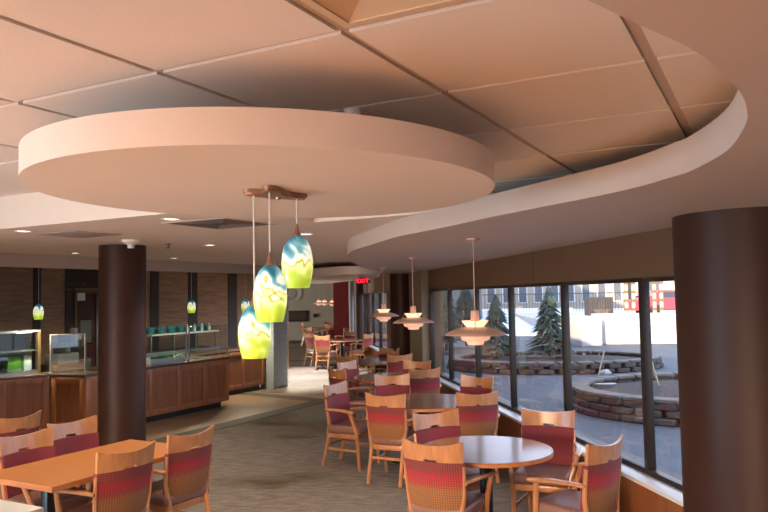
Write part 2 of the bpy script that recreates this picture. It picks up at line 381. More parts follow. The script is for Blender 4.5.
def gwin_wall(bm, a, b0, b1, wins, zlo, zhi, th=.2, axis='u'):
    cur = b0
    for s, e in wins:
        for lo, hi, z0, z1 in ((cur, s, 0, 2.8), (s, e, 0, zlo), (s, e, zhi, 2.8)):
            if axis == 'u': gbox(bm, a-th, a, lo, hi, z0, z1)
            else: gbox(bm, lo, hi, a-th, a, z0, z1)
        cur = e
    if axis == 'u': gbox(bm, a-th, a, cur, b1, 0, 2.8)
    else: gbox(bm, cur, b1, a-th, a, 0, 2.8)
gwin_wall(q, -5.3, -12.2, 6.0, [(-5.5, -.1)], .35, 2.15, axis='v'); struct('wall_back', q, M['greywall'], 0)
q = B(); gwin_wall(q, -6.7, -5.1, 1.4, [(-3.6, .6)], .40, 1.55); struct('wall_side', q, M['greywall'], 0)
q = B(); box(q, (-8.6, 30.3, 1.4), (17.5, .25, 2.8)); struct('wall_far', q, M['greywall'], 0)
q = B(); box(q, (-17, 15, 1.4), (.25, 40, 2.8)); struct('wall_far_left', q, M['greywall'], 0)
q = B(); box(q, (-8.6, 30.16, .06), (17.5, .03, .12)); struct('baseboard_far', q, M['darkstrip'], 0)
xw = (WO-.153*24.2)/.988
q = B(); box(q, ((-1.72+xw)/2, 24.2, 1.23), (xw+1.72, .16, 2.454)); struct('wall_red_return', q, M['redwall'], 0)
q = B(); c0 = g(-9.38, 12.55); box(q, (c0.x, c0.y, ZV/2), (.36, .50, ZV), .01, RG); struct('wall_pier', q, M['bluegrey'])

# columns
def column(name, x, y, r, z):
    q = B(); lathe(q, [(0, 0), (r, 0), (r, z), (0, z)], 48, (x, y, 0)); return struct(name, q, M['column'], 50)
column('column_1', -2.652, 7.30, .228, ZL)
column('column_2', 2.085, 4.09, .41, ZS)
column('column_3', .33, 14.05, .235, ZS)
column('column_4', -.74, 20.6, .13, ZL)
q = B(); lathe(q, [(0, 0), (.07, 0), (.07, ZL), (0, ZL)], 20, (-.99, 21.3, 0)); struct('column_5', q, M['silver'], 50)

# servery door
d = thing('door_1', None, None); d['kind'] = 'structure'
q = B(); vm = hit_u(98, 300, -11.6).dot(VD)
gbox(q, -11.66, -11.62, DV0+.03, vm-.004, .01, DZ-.03, .004); lf = obj('door_leaf', q, M['reddoor'], d)
q = B(); gbox(q, -11.66, -11.62, vm+.004, DV1-.03, .01, DZ-.03, .004); obj('door_leaf', q, M['reddoor'], d)
q = B(); gbox(q, -11.62, -11.60, vm-.03, vm+.03, .02, DZ-.04, .003); obj('astragal', q, M['steel'], d)
q = B()
gbox(q, -11.63, -11.56, DV0-.02, DV0+.03, 0, DZ+.03); gbox(q, -11.63, -11.56, DV0, DV1, DZ-.03, DZ+.03); obj('door_frame', q, mat('brass_frame', (.16, .11, .03), .4), d)
pw = hit_u(85.5, 331.5, -11.615); bb = pw.dot(VD)
q = B(); gbox(q, -11.615, -11.607, bb-.16, bb+.16, pw.z-.25, pw.z+.25, .07 if False else .003)
vw = obj('vision_window', q, M['black'], lf)
q = B(); gbox(q, -11.608, -11.602, bb-.125, bb+.125, pw.z-.215, pw.z+.215); obj('pane', q, mat('door_pane', (.22, .24, .20), .1), vw)
ps_ = hit_u(81.5, 296.5, -11.6)
q = B(); gbox(q, -11.612, -11.604, ps_.dot(VD)-.09, ps_.dot(VD)+.09, ps_.z-.08, ps_.z+.08)
tag(obj('door_notice', q, M['white'], None, 0), 'small white notice at the upper corner of the dark red double door', 'notice')
# gilt script over the door, illegible at this distance: a curled flourish
q = B(); pc = hit_u(77, 287, -11.58)
for dx, s in ((-.16, 1), (0, 1.25), (.16, .9)):
    tube(q, [pc + VD*(dx+.05*s*math.cos(t)) + V((0, 0, .055*s*math.sin(t)+.02*t/6)) for t in [k*.6 for k in range(10)]], .008, 6)
tube(q, [pc + VD*(-.3+.06*k) + V((0, 0, -.06+.015*math.sin(k*1.3))) for k in range(10)], .007, 6)
tag(obj('gilt_script', q, mat('gilt', (.22, .14, .02), .4)), 'dull gold curled script above the dark red double door', 'sign')

# ================================================================== CEILING PIECES
cx, cy = -.414, 2.736
_ea = math.atan2(.899, .437)
rim = [(.899*math.cos(t)*math.cos(_ea)-.826*math.sin(t)*math.sin(_ea), .899*math.cos(t)*math.sin(_ea)+.826*math.sin(t)*math.cos(_ea)) for t in [2*PI*k/144 for k in range(144)]]
cl = thing('ceiling_cloud', 'round white suspended ceiling disc above the three coloured glass pendants', 'ceiling disc', (cx, cy, ZD))
q = B(); prism(q, rim, 0, .10); obj('disc_body', q, M['paint'], cl, 30)
for t in (.6, 1.4, 2.2):
    q = B(); lathe(q, [(0, .10), (.006, .10), (.006, ZT-ZD+.01), (0, ZT-ZD+.01)], 8, (.62*math.cos(t), .62*math.sin(t), 0)); obj('hanger_rod', q, M['steel'], cl)
ps_ = at(352, 110, ZT)
q = B(); lathe(q, [(0, 0), (.03, 0), (.03, -.02), (.016, -.03), (.016, -.05), (.03, -.055), (0, -.06)], 16, ps_)
tag(obj('sprinkler_head', q, M['white']), 'small white sprinkler head tucked above the near rim of the round ceiling disc', 'sprinkler')

fc = thing('ceiling_cloud', 'pale curved ceiling ring over the farthest dining tables', 'ceiling disc', (-1.6, 15.6, 2.25), .274)
q = B(); prism(q, [(1.0*math.cos(2*PI*k/96), 4.4*math.sin(2*PI*k/96)) for k in range(96)], 0, .13); obj('disc_body', q, M['paint'], fc, 30)
for t in (.7, 2.4, 3.9, 5.5):
    q = B(); lathe(q, [(0, .13), (.008, .13), (.008, ZL-2.25), (0, ZL-2.25)], 8, (.6*math.cos(t), 2.8*math.sin(t), 0)); obj('hanger_rod', q, M['steel'], fc)

# recessed troffer
tr = thing('recessed_light_fixture', 'square tan recessed light fixture set in the ceiling grid', 'ceiling light', g((FIX[0]+FIX[1])/2, (FIX[2]+FIX[3])/2, ZT), GY)
hx, hy = (FIX[1]-FIX[0])/2-.016, (FIX[3]-FIX[2])/2-.013
def ring(bm, hx, hy, t, z0, z1):
    for c, s in (((hx-t/2, 0), (t, 2*hy)), ((-hx+t/2, 0), (t, 2*hy)), ((0, hy-t/2), (2*hx-2*t, t)), ((0, -hy+t/2), (2*hx-2*t, t))):
        box(bm, (c[0], c[1], (z0+z1)/2), (s[0], s[1], z1-z0))
q = B(); ring(q, hx, hy, .022, 0, .03); obj('frame', q, M['fixture'], tr, 0)
q = B()
a = [(-hx+.02, -hy+.02), (hx-.02, -hy+.02), (hx-.02, hy-.02), (-hx+.02, hy-.02)]; b2 = [(x*.55, y*.55) for x, y in a]
va = [q.verts.new((x, y, .004)) for x, y in a]; vb = [q.verts.new((x, y, .028)) for x, y in b2]
for i in range(4): q.faces.new((va[i], va[(i+1) % 4], vb[(i+1) % 4], vb[i]))
obj('reflector', q, M['fixture'], tr, 0)
q = B(); box(q, (0, 0, .026), (hx*1.06, hy*1.06, .006)); obj('lens', q, mat('tan_lens', (.62, .42, .26), .5), tr, 0)

far_hall = ((-2.18, 16.1), (-1.88, 18.4))  # positions of added lamps that brighten the far hall
def downlight(px, py, z, label, first=[None]):
    p = at(px, py, z)
    if first[0] is None:
        t = thing('downlight', label, 'ceiling light', p, 0, 'recessed downlights'); first[0] = t
        q = B(); lathe(q, [(.048, -.001), (.064, -.006), (.066, 0), (.048, .0)], 24, closed=True); obj('trim_ring', q, M['white'], t)
        q = B(); lathe(q, [(0, -.0015), (.048, -.0015)], 24); obj('lamp_face', q, M['down'], t)
    else: dup(first[0], p, 0, label)
downlight(23.5, 231, ZL, 'lit round downlight just below the white bulkhead, near the frame edge')
downlight(171.5, 219, ZL, 'lit round downlight beside the square air vent, under the big disc rim')
downlight(75, 253, ZL, 'lit round downlight between the ceiling panel and the wood wall')
downlight(210, 245, ZL, 'lit round downlight beyond the square air vent')
downlight(174, 258, ZL, 'lit round downlight nearest the servery header, beyond the brown column')
downlight(306, 234, ZL, 'lit round downlight just behind the highest glass pendant')
downlight(329, 269, ZL, 'lit round downlight in front of the far ceiling ring')
for k, (x, y) in enumerate(far_hall): dup(downlight.__defaults__[0][0], (x, y, 2.25), 0, 'added fill downlight under the far ceiling ring, %s' % ('the one closest to the blue-grey pier', 'the one deeper in the hall')[k])
# vent and panel
vc = at(221, 223.7, ZL)
vt = thing('air_vent', 'square louvred air vent in the lower ceiling beside a downlight', 'vent', vc, GY)
q = B(); ring(q, .30, .30, .03, -.003, 0); obj('frame', q, M['soffit'], vt, 0)
q = B()
for k in range(1, 6): ring(q, .27-.045*(k-1)-.005, .27-.045*(k-1)-.005, .014, -.0035, -.001)
obj('louvre', q, M['louvre'], vt, 0)
q = B(); box(q, (0, 0, -.001), (.54, .54, .002)); obj('backing', q, M['dark'], vt, 0)
vc = at(79, 234.3, ZL)
q = B(); box(q, (0, 0, -.002), (.50, .46, .004), .001)
o = obj('access_panel', q, mat('panel_grey', (.40, .35, .33), .6), None); o.location = vc; o.rotation_euler = (0, 0, GY); tag(o, 'flat darker square access panel in the lower ceiling near the brown column', 'ceiling panel')
p = at(131, 240, ZL)
q = B(); lathe(q, [(0, 0), (.085, 0), (.08, -.02), (.03, -.05), (.03, -.075), (0, -.08)], 24, p)
tag(obj('smoke_detector', q, M['white']), 'white cone-shaped detector on the ceiling in front of the slim brown column', 'detector')
p = at(168, 243.5, ZL)
q = B(); lathe(q, [(0, 0), (.03, 0), (.028, -.012), (.012, -.02), (.012, -.04), (.022, -.045), (0, -.05)], 16, p)
tag(obj('sprinkler_head', q, M['steel']), 'tiny sprinkler head on the lower ceiling between two downlights', 'sprinkler')

# exit sign
pe = depth(362.5, 281, 13.2)
ex = thing('exit_sign', 'glowing red EXIT sign hanging near the far windows', 'sign', (pe.x, pe.y, pe.z), 0)
q = B(); box(q, (0, .02, 0), (.19, .04, .115), .008); obj('housing', q, M['exitback'], ex)
q = B(); lathe(q, [(0, .056), (.012, .056), (.012, 2.25-pe.z), (0, 2.25-pe.z)], 10, (0, .02, 0)); obj('stem', q, M['black'], ex)
q = B(); box(q, (.118, .03, -.01), (.06, .04, .045), .01); obj('lamp_head', q, M['black'], ex)
cu = bpy.data.curves.new('exit_letters', 'FONT'); cu.body = 'EXIT'; cu.size = .10; cu.extrude = .003; cu.align_x = 'CENTER'; cu.align_y = 'CENTER'; cu.offset = .002; cu.space_character = 1.12
lt = bpy.data.objects.new('lettering', cu); C.objects.link(lt); lt.parent = ex; lt.location = (0, -.004, 0); lt.rotation_euler = (PI/2, 0, 0); 
bpy.context.view_layer.update()
_me = bpy.data.meshes.new_from_object(lt.evaluated_get(bpy.context.evaluated_depsgraph_get())); _me.materials.clear(); _me.materials.append(M['exitred'])
bpy.data.objects.remove(lt); lt = bpy.data.objects.new('lettering', _me); C.objects.link(lt); lt.parent = ex; lt.location = (0, -.004, 0); lt.rotation_euler = (PI/2, 0, 0)

# ================================================================== LAMPS
def cord_bm(z0, z1, r=.003, x=0, y=0):
    q = B(); lathe(q, [(0, z0), (r, z0), (r, z1), (0, z1)], 8, (x, y, 0)); return q
# glass pendants from the disc
cn = V((-.395, 2.70, ZD))
cp = thing('pendant_canopy', 'copper three-armed canopy plate under the round ceiling disc', 'canopy', cn)
out = []
arms = []
gp = [((254.5, 333), 2.64, 305, 358), ((270, 294), 2.575, 265, 322), ((297, 262), 2.76, 236, 288)]
for (px, _), dy, y0, y1 in gp:
    q_ = depth(px, 200, dy); arms.append((q_.x-cn.x, q_.y-cn.y))
angs = [math.atan2(a[1], a[0]) for a in arms]; lens = [math.hypot(*a) for a in arms]
for k in range(120):
    t = 2*PI*k/120; r = .052
    for aa, ll in zip(angs, lens):
        dd = (t-aa+PI) % (2*PI)-PI; r = max(r, .032+(ll+.046-.032)*math.exp(-(dd/.42)**2))
    out.append((r*math.cos(t+.0), r*math.sin(t)))
q = B(); prism(q, out, -.022, 0)
bmesh.ops.bevel(q, geom=[e for e in q.edges if abs(e.verts[0].co.z+.022) < 1e-6 and abs(e.verts[1].co.z+.022) < 1e-6], offset=.008, segments=2, affect='EDGES')
obj('plate', q, M['copper'], cp, 50)
q = B(); lathe(q, [(0, -.03), (.008, -.03), (.010, -.02), (0, -.02)], 12); obj('finial', q, M['copper'], cp)
def glass_pendant(loc, h, rmax, ztop, label, name='glass_pendant', first=[None]):
    """loc = centre of shade"""
    t = thing(name, label, 'pendant lamp', loc)
    s = h/.2
    prof = [(.016, .5), (.026, .47), (.040, .40), (.052, .28), (.0595, .12), (.062, -.05), (.059, -.22), (.053, -.38), (.046, -.5), (.043, -.5), (.049, -.38), (.055, -.22), (.058, -.05), (.055, .12), (.048, .28), (.036, .40), (.014, .49)]
    q = B(); lathe(q, [(r*rmax/.062, z*h) for r, z in prof], 32); sh = obj('glass_shade', q, M['artglass'], t, 60)
    q = B(); lathe(q, [(0, h*.5+.048), (.004, h*.5+.046), (.009, h*.5+.02), (.018, h*.5-.004), (0, h*.5-.006)], 16); obj('metal_cap', q, M['copper'], t)
    q = B(); lathe(q, [(0, -.035), (.016, -.028), (.02, -.01), (.016, .01), (.008, .03), (0, .032)], 14); obj('bulb', q, M['bulb'], t)
    obj('cord', cord_bm(h*.5+.04, ztop-loc[2], .0032), M['cordm'], t)
    return t
M['bulb'] = emit('bulb_glow', (1, .93, .75), 4)
gl = ['lowest of the three swirled teal and lime glass pendants', 'middle-height swirled teal and lime glass pendant with the longest visible cap', 'highest of the three swirled teal and lime glass pendants']
gl[1] = 'middle-height one of the three swirled teal and lime glass pendants'
for ((px, py), dy, y0, y1), lb in zip(gp, gl):
    a = depth(px, y0, dy); b_ = depth(px, y1, dy); h = a.z-b_.z
    t = glass_pendant((a.x, a.y, (a.z+b_.z)/2), h, .0605, ZD-.021, lb)
    t.rotation_euler = (0, 0, px)
for px, y0, y1, lb in ((38.5, 304.5, 319.5, 'small glass pendant hanging in front of the wood wall, beside the dark red door'), (191.5, 300.5, 313, 'small glass pendant above the sneeze guard beyond the slim brown column'), (245.5, 299, 312, 'small glass pendant partly behind the lowest swirled pendant')):
    a = hit_u(px, y0, -9.3); b_ = hit_u(px, y1, -9.3); h = a.z-b_.z
    glass_pendant((a.x, a.y, (a.z+b_.z)/2), h, h*.33, ZV, lb, 'small_glass_pendant')

# tiered shade pendants
def tiered(loc, z_rim, label, group):
    t = thing('tiered_pendant', label, 'pendant lamp', (loc[0], loc[1], z_rim), 0, group)
    q = B(); lathe(q, [(0, ZS-z_rim), (.052, ZS-z_rim), (.052, ZS-z_rim-.012), (.02, ZS-z_rim-.025), (0, ZS-z_rim-.025)], 24); obj('canopy', q, M['lamppink'], t)
    obj('cord', cord_bm(.17, ZS-z_rim-.02, .004), M['lamppink'], t)
    q = B(); lathe(q, [(0, .190), (.006, .190), (.010, .180), (.032, .172), (.034, .085), (.0, .085)], 24); obj('socket_cap', q, M['lamppink'], t)
    q = B(); lathe(q, [(.100, .094), (.102, .096), (.062, .046), (.060, .044)], 32, closed=True); obj('upper_shade', q, M['shadeglow'], t, 60)
    q = B(); lathe(q, [(.062, .050), (.12, .040), (.18, .022), (.225, .0), (.232, -.012), (.230, -.012), (.222, -.003), (.178, .017), (.12, .035), (.062, .045)], 40, closed=True); obj('main_shade', q, M['lamppink'], t, 60)
    q = B(); lathe(q, [(.112, -.008), (.114, -.012), (.108, -.045), (.085, -.058), (.083, -.055), (.104, -.043), (.110, -.012)], 32, closed=True); obj('lower_shade', q, M['shadeglow2'], t, 60)
    q = B(); lathe(q, [(.066, -.045), (.068, -.06), (.058, -.086), (.0, -.09), (0, -.084), (.055, -.08), (.062, -.058)], 28); obj('bottom_cup', q, M['shadeglow2'], t, 60)
    q = B(); lathe(q, [(0, .03), (.03, .025), (.035, -.01), (.03, -.045), (0, -.05)], 16); obj('bulb', q, M['warm'], t)
    for k in range(3):
        aa = 2*PI*k/3+.4; q = B(); ca, sa = math.cos(aa), math.sin(aa)
        tube(q, [(.098*ca, .098*sa, .094), (.125*ca, .125*sa, .036)], .003, 6); tube(q, [(.12*ca, .12*sa, .036), (.108*ca, .108*sa, -.03)], .003, 6); obj('strut', q, M['silver'], t)
    return t
def glowmat(name, col, e, es):
    m = mat(name, col, .45); b = m.node_tree.nodes['Principled BSDF']; b.inputs['Emission Color'].default_value = (*e, 1); b.inputs['Emission Strength'].default_value = es; return m
M['shadeglow'] = glowmat('upper_shade_glow', (.75, .55, .42), (1, .60, .34), .8)
M['shadeglow2'] = glowmat('lower_shade_glow', (.70, .46, .36), (1, .52, .30), .32)
p1 = tiered((.683, 5.5), 1.605, 'rose-white tiered pendant lamp above the nearest round table', 'tiered pendants over the window tables')
p2 = dup(p1, (.318, 8.15, 1.605), .6, 'rose-white tiered pendant lamp above the second round table')
p3 = dup(p1, (-.02, 10.9, 1.605), 1.1, 'rose-white tiered pendant lamp above the third round table')
for (x, y, lb) in ((depth(332.5, 303, 26.2).x, 26.2, 'distant tiered pendant in front of the red wall, left one of the closer pair'), (depth(339.5, 303, 25.6).x, 25.6, 'distant tiered pendant in front of the red wall, right one of the closer pair'),
                   (depth(319, 302, 28.5).x, 28.5, 'distant tiered pendant against the sage wall, left one of the farther pair'), (depth(324.5, 302, 28.2).x, 28.2, 'distant tiered pendant against the sage wall, right one of the farther pair')):
    t = dup(p1, (x, y, 1.66), 0, lb, 'distant tiered pendants')
    for c_ in t.children:                                   # these hang from the higher ceiling: longer cord
        if c_.name.startswith('cord'): c_.scale.z = 1.137; c_.location.z = -.0233
        elif c_.name.startswith('canopy'): c_.location.z = ZL-1.66-(ZS-1.605)

# ================================================================== FURNITURE
def hw_(z): return .198+.028*(z-.42)/.5
def yb(z): return -.205-.065*(z-.42)/.5
def shell(bm, zb, zt, ns, nz, off, th, hole=None):
    """curved back slab: zb/zt functions of s in [-1,1]; hole(i,j)->True drops the cell"""
    def pt(s, f, layer):
        z = zb(s)+(zt(s)-zb(s))*f; y = yb(z)+.05*s*s+off+(th/2 if layer else -th/2); return V((s*hw_(z), y, z))
    grid = [[[bm.verts.new(pt(-1+2*i/ns, j/nz, l)) for j in range(nz+1)] for i in range(ns+1)] for l in (0, 1)]
    cells = {(i, j) for i in range(ns) for j in range(nz) if not (hole and hole(i, j))}
    for i, j in cells:
        for l in (0, 1):
            f = [grid[l][i][j], grid[l][i+1][j], grid[l][i+1][j+1], grid[l][i][j+1]]; bm.faces.new(f)
        for di, dj, (a, b_) in ((-1, 0, ((i, j), (i, j+1))), (1, 0, ((i+1, j), (i+1, j+1))), (0, -1, ((i, j), (i+1, j))), (0, 1, ((i, j+1), (i+1, j+1)))):
            if (i+di, j+dj) not in cells:
                bm.faces.new((grid[0][a[0]][a[1]], grid[0][b_[0]][b_[1]], grid[1][b_[0]][b_[1]], grid[1][a[0]][a[1]]))
    loose = [v for v in bm.verts if not v.link_faces]; bmesh.ops.delete(bm, geom=loose, context='VERTS'); return bm
def make_chair():
    t = thing('armchair', 'x', 'chair', (0, 0, 0))
    q = B(); box(q, (0, .022, .428), (.445, .432, .094), .030, seg=3); obj('seat', q, M['vinyl'], t, 60)
    q = B(); box(q, (0, .01, .358), (.41, .39, .05), .004); obj('seat_frame', q, M['wood'], t)
    q = B(); shell(q, lambda s: .775, lambda s: .886+.032*s*s, 28, 6, 0, .022, lambda i, j: j == 0 and 11 <= i <= 16)
    obj('top_rail', q, M['wood'], t, 50)
    q = B(); shell(q, lambda s: .452, lambda s: .776, 20, 4, -.004, .016); obj('back_panel', q, M['weave'], t, 50)
    q = B(); shell(q, lambda s: .462, lambda s: .773, 20, 4, .016, .026); obj('back_cushion', q, M['pad'], t, 50)
    for s in (-1, 1):
        q = B(); sweep(q, [(s*.178, -.275, 0), (s*.176, -.225, .2), (s*.180, -.178, .40), (s*(hw_(.55)+.006), yb(.55)+.045, .55), (s*(hw_(.75)+.004), yb(.75)+.047, .752)], [(.034, .038), (.036, .042), (.036, .044), (.022, .034), (.016, .028)], V((0, 1, 0)))
        obj('leg', q, M['wood'], t)
        q = B(); sweep(q, [(s*.212, .222, 0), (s*.214, .212, .2), (s*.222, .200, .41), (s*.282, .148, .628)], [(.032, .034), (.036, .040), (.038, .046), (.034, .040)], V((0, 1, 0)))
        obj('leg', q, M['wood'], t)
        q = B(); sweep(q, [(s*.222, -.195, .640), (s*.256, -.09, .650), (s*.284, .03, .652), (s*.290, .13, .643), (s*.282, .205, .632)], [(.034, .026), (.046, .026), (.052, .026), (.052, .027), (.046, .024)])
        obj('armrest', q, M['wood'], t)
        q = B(); sweep(q, [(s*.178, -.215, .205), (s*.213, .205, .205)], (.022, .028)); obj('stretcher', q, M['wood'], t)
    q = B(); sweep(q, [(-.18, -.20, .25), (.18, -.20, .25)], (.022, .030)); obj('stretcher', q, M['wood'], t)
    return t
chair0 = make_chair(); used = []
def chair(railc, face, label, group):
    f = V((face[0], face[1], 0)).normalized(); p = V((railc[0], railc[1], 0)) + f*.215; rz = math.atan2(-f.x, f.y)
    if not used: used.append(1); chair0.location = p; chair0.rotation_euler = (0, 0, rz); chair0['label'] = label; chair0['group'] = group; return chair0
    return dup(chair0, p, rz, label, group)
G1 = 'armchairs at the nearest round table'
chair((0.308, 4.973), (.47, .88), 'armchair nearest the viewer at the nearest round table, plaid back turned outward', G1)
chair((0.418, 6.188), (.47, -.88), 'armchair behind the nearest armchair, pale glare on its rail, far side of nearest round table', G1)
chair((1.364, 6.173), (-.38, -.92), 'armchair between the nearest round table and the windows, bright red back, facing the room', G1)
chair((1.457, 4.894), (-.69, .73), 'armchair beside the wide brown column, back turned to the windows, light through its handle slot', G1)
G2 = 'armchairs at the second round table'
chair((-0.015, 7.403), (.44, .90), 'armchair with plaid back and all legs in view, carpet-side end of second round table', G2)
chair((-0.587, 8.367), (.87, -.49), 'armchair side-on beside the open carpet, bluish glare on its rail, at second round table', G2)
chair((0.924, 7.400), (-.20, .98), 'shaded armchair with its back to the viewer, window side of the second round table', G2)
chair((1.101, 8.808), (-.62, -.78), 'armchair against the window ledge beyond the second round table', G2)
chair((0.074, 9.160), (.07, -1), 'armchair facing the viewer across the second round table', G2)
G3 = 'armchairs at the third round table'
chair((-0.683, 10.062), (.80, .58), 'shaded armchair on the aisle side of the third round table, back outward', G3)
chair((-0.607, 11.188), (.80, -.62), 'armchair with bluish-white glare on its rail, aisle side of the third round table', G3)
chair((0.524, 9.902), (-.25, .97), 'dark shaded armchair by the windows with its back to the viewer, third round table', G3)
chair((0.475, 11.066), (-.43, -.90), 'orange-lit armchair facing the viewer from the window side of the third round table', G3)
G4 = 'armchairs at the fourth round table'
chair((0.238, 12.365), (-.25, .97), 'armchair with dark rail close to the black column, near side of the fourth round table', G4)
chair((0.072, 13.908), (-.40, -.70), 'armchair deep behind the third table beside the black column, fourth round table', G4)
chair((-.66, 12.30), (.45, .75), 'dark-backed armchair on the aisle side of the fourth round table', G4)
GL = 'armchairs at the rectangular wood table'
chair((-1.764, 4.933), (-.82, .57), 'armchair nearest the viewer at the rectangular wood table, red and tan plaid back', GL)
chair((-1.483, 5.515), (-.85, .53), 'armchair at the carpet-side end of the rectangular wood table, plaid back outward', GL)
chair((-2.745, 5.547), (.883, -.469), 'armchair cut by the frame edge across the rectangular wood table, dark slot in its rail', GL)
chair((-2.624, 6.088), (.85, -.52), 'armchair facing the viewer across the rectangular wood table, in front of the slim brown column', GL)
chair((-3.263, 6.442), (-.883, .469), 'armchair behind the others near the counter, back turned, at the frame edge', 'armchair by the counter')
GF = 'armchairs at the distant tables'
far = [((-2.13, 20.2), (.8, .6), 'distant armchair seen side-on with white glare on its rail, first of the far tables'), ((-1.66, 18.95), (.35, .9), 'distant armchair with its dark back to the viewer, nearest of the far group'),
       ((-.45, 19.3), (-.75, .5), 'distant armchair with purple-red back beside the far windows'), ((-.95, 20.75), (-.3, -.9), 'distant armchair with bright red front behind the first far table'),
       ((-1.15, 23.2), (-.6, .7), 'distant armchair catching sunlight on its rail in front of the red wall'), ((-1.75, 24.6), (.2, .95), 'distant armchair in the middle of the far tables, back to the viewer'),
       ((-2.55, 24.4), (.8, .4), 'distant armchair between the side-on chair and the far wall'), ((-3.25, 28.6), (.95, .2), 'farthest armchair standing apart by the blue-grey pier and sage wall'),
       ((-2.2, 28.9), (0, -1), 'farthest armchair facing the viewer in front of the sage wall'), ((-1.5, 28.6), (-.5, -.9), 'farthest armchair facing the viewer beside the red wall'), ((-2.0, 26.6), (.1, 1), 'distant armchair backing the viewer at the farthest table')]
for p, f, lb in far: chair(p, f, lb, GF)

def round_table(x, y, r, label, first={}):
    if r in first: return dup(first[r], (x, y, 0), .3, label)
    t = thing('round_table', label, 'table', (x, y, 0), .2, 'round pedestal tables'); first[r] = t
    q = B(); lathe(q, [(0, .735), (r-.004, .735), (r-.004, .715), (0, .715)], 72); obj('tabletop', q, M['tabletop'], t, 40)
    q = B(); lathe(q, [(r-.004, .7345), (r+.002, .732), (r+.002, .704), (r-.03, .702), (r-.03, .714), (r-.004, .714)], 72, closed=True); obj('edge_band', q, M['woodtop'], t, 40)
    q = B(); lathe(q, [(0, .702), (.22, .702), (.22, .69), (.05, .68), (.045, .10), (.06, .06), (0, .06)], 24); obj('pedestal', q, M['black'], t, 40)
    for k in range(4):
        aa = PI/4+k*PI/2; q = B()
        sweep(q, [(.03*math.cos(aa), .03*math.sin(aa), .075), (.22*math.cos(aa), .22*math.sin(aa), .05), (.40*math.cos(aa), .40*math.sin(aa), .022)], [(.07, .06), (.055, .045), (.045, .035)])
        ft_ = obj('foot', q, M['black'], t)
        q = B(); lathe(q, [(0, 0), (.02, 0), (.02, .015), (0, .015)], 12, (.385*math.cos(aa), .385*math.sin(aa), 0)); obj('glide', q, M['steel'], ft_)
    return t
round_table(.742, 5.53, .50, 'round wood table nearest the viewer with white window glare on its top')
round_table(.40, 8.06, .60, 'second round wood table from the viewer, under the second tiered pendant')
round_table(.12, 10.5, .60, 'third round wood table from the viewer, under the third tiered pendant')
round_table(-.15, 13.1, .60, 'fourth round wood table from the viewer, beside the black column')
round_table(-1.2, 19.75, .60, 'distant round table closest to the far windows')
round_table(-2.15, 25.5, .60, 'distant round table under the closer pair of hanging lamps')
round_table(-2.55, 27.9, .60, 'farthest round table in front of the sage wall')

def rect_table(a0, a1, b0, b1, m, label, em):
    cxy = g((a0+a1)/2, (b0+b1)/2); hx, hy = (a1-a0)/2, (b1-b0)/2
    t = thing('rectangular_table', label, 'table', cxy, GY)
    q = B(); box(q, (0, 0, .7275), (2*hx-.006, 2*hy-.006, .016), .001); obj('tabletop', q, m, t, 0)
    q = B(); ring(q, hx, hy, .022, .700, .7345); obj('edge_band', q, em, t, 0)
    for s in (-1, 1):
        q = B(); box(q, (0, s*(hy-.26), .36), (.07, .07, .68), .006); box(q, (0, s*(hy-.26), .693), (hx*1.2, .06, .014)); po = obj('post', q, M['black'], t)
        q = B(); box(q, (0, s*(hy-.26), .02), (hx*1.7, .07, .04), .008); obj('foot', q, M['black'], po)
rect_table(-4.79, -4.03, 3.075, 4.405, M['woodtop'], 'rectangular honey-wood table beside the slim brown column', M['woodtop'])
rect_table(-4.45, -3.685, 1.35, 2.76, M['frost'], 'white-topped table whose corner shows at the bottom frame edge', M['grid'])

# ================================================================== SERVERY
def counter(name, label, poly, inset, panels, top=.865):
    """poly: grid outline; panels: list of ((a0,b0),(a1,b1)) face segments that carry stiles"""
    t = thing(name, label, 'counter', (0, 0, 0))
    P2 = [V((g(a, b).x, g(a, b).y, 0)) for a, b in poly]
    cc = sum(P2, V((0, 0, 0)))/len(P2)
    q = B(); prism(q, [p[:2] for p in P2], .10, top-.035); obj('body', q, M['panelwood'], t, 0)
    q = B(); prism(q, [(p+(cc-p).normalized()*inset)[:2] for p in P2], .0, .10); obj('plinth', q, M['black'], t, 0)
    q = B(); prism(q, [(p+(p-cc).normalized()*.02)[:2] for p in P2], top-.035, top); obj('countertop', q, M['countertop'], t, 0)
    for (s, e, n) in panels:
        s_, e_ = g(*s), g(*e); dv = e_-s_; ln = dv.length; dn = dv.normalized(); ang = math.atan2(dn.y, dn.x); nr = V((dn.y, -dn.x, 0))
        q = B()
        for k in range(n+1):
            ww = .09; pos = min(max(k/n*ln, ww/2), ln-ww/2)
            box(q, s_+dn*pos+nr*.006+V((0, 0, .465)), (ww, .014, .72), .002, RZ(ang))
        for zz in (.145, .785): box(q, s_+dn*ln/2+nr*.005+V((0, 0, zz)), (ln, .010, .09), .002, RZ(ang))
        obj('face_frame', q, M['framewood'], t)
    return t
UF = -8.55
counter('serving_counter', 'long wood-panelled serving counter behind the slim brown column', [(UF, 7.05), (UF, 10.1), (-9.5, 10.1), (-9.5, 7.035), (-9.12, 6.93)], .16, [((UF, 7.05), (UF, 10.1), 5), ((-9.12, 6.93), (UF, 7.05), 1), ((UF, 10.1), (-9.4, 10.1), 1)])
counter('serving_counter', 'wood-panelled counter run by the frame edge carrying the glass food case', [(-9.125, 6.915), (-9.5, 7.02), (-9.95, 7.02), (-9.95, 3.2), (-9.40, 3.2), (-9.37, 6.3)], .16, [((-9.37, 3.2), (-9.37, 6.25), 4), ((-9.37, 6.3), (-9.13, 6.90), 1)])
counter('serving_counter', 'set-back wood counter end beside the blue-grey pier', [(-9.4, 10.16), (-9.4, 12.25), (-10.2, 12.25), (-10.2, 10.16)], .12, [((-9.4, 10.13), (-9.4, 12.25), 3)])
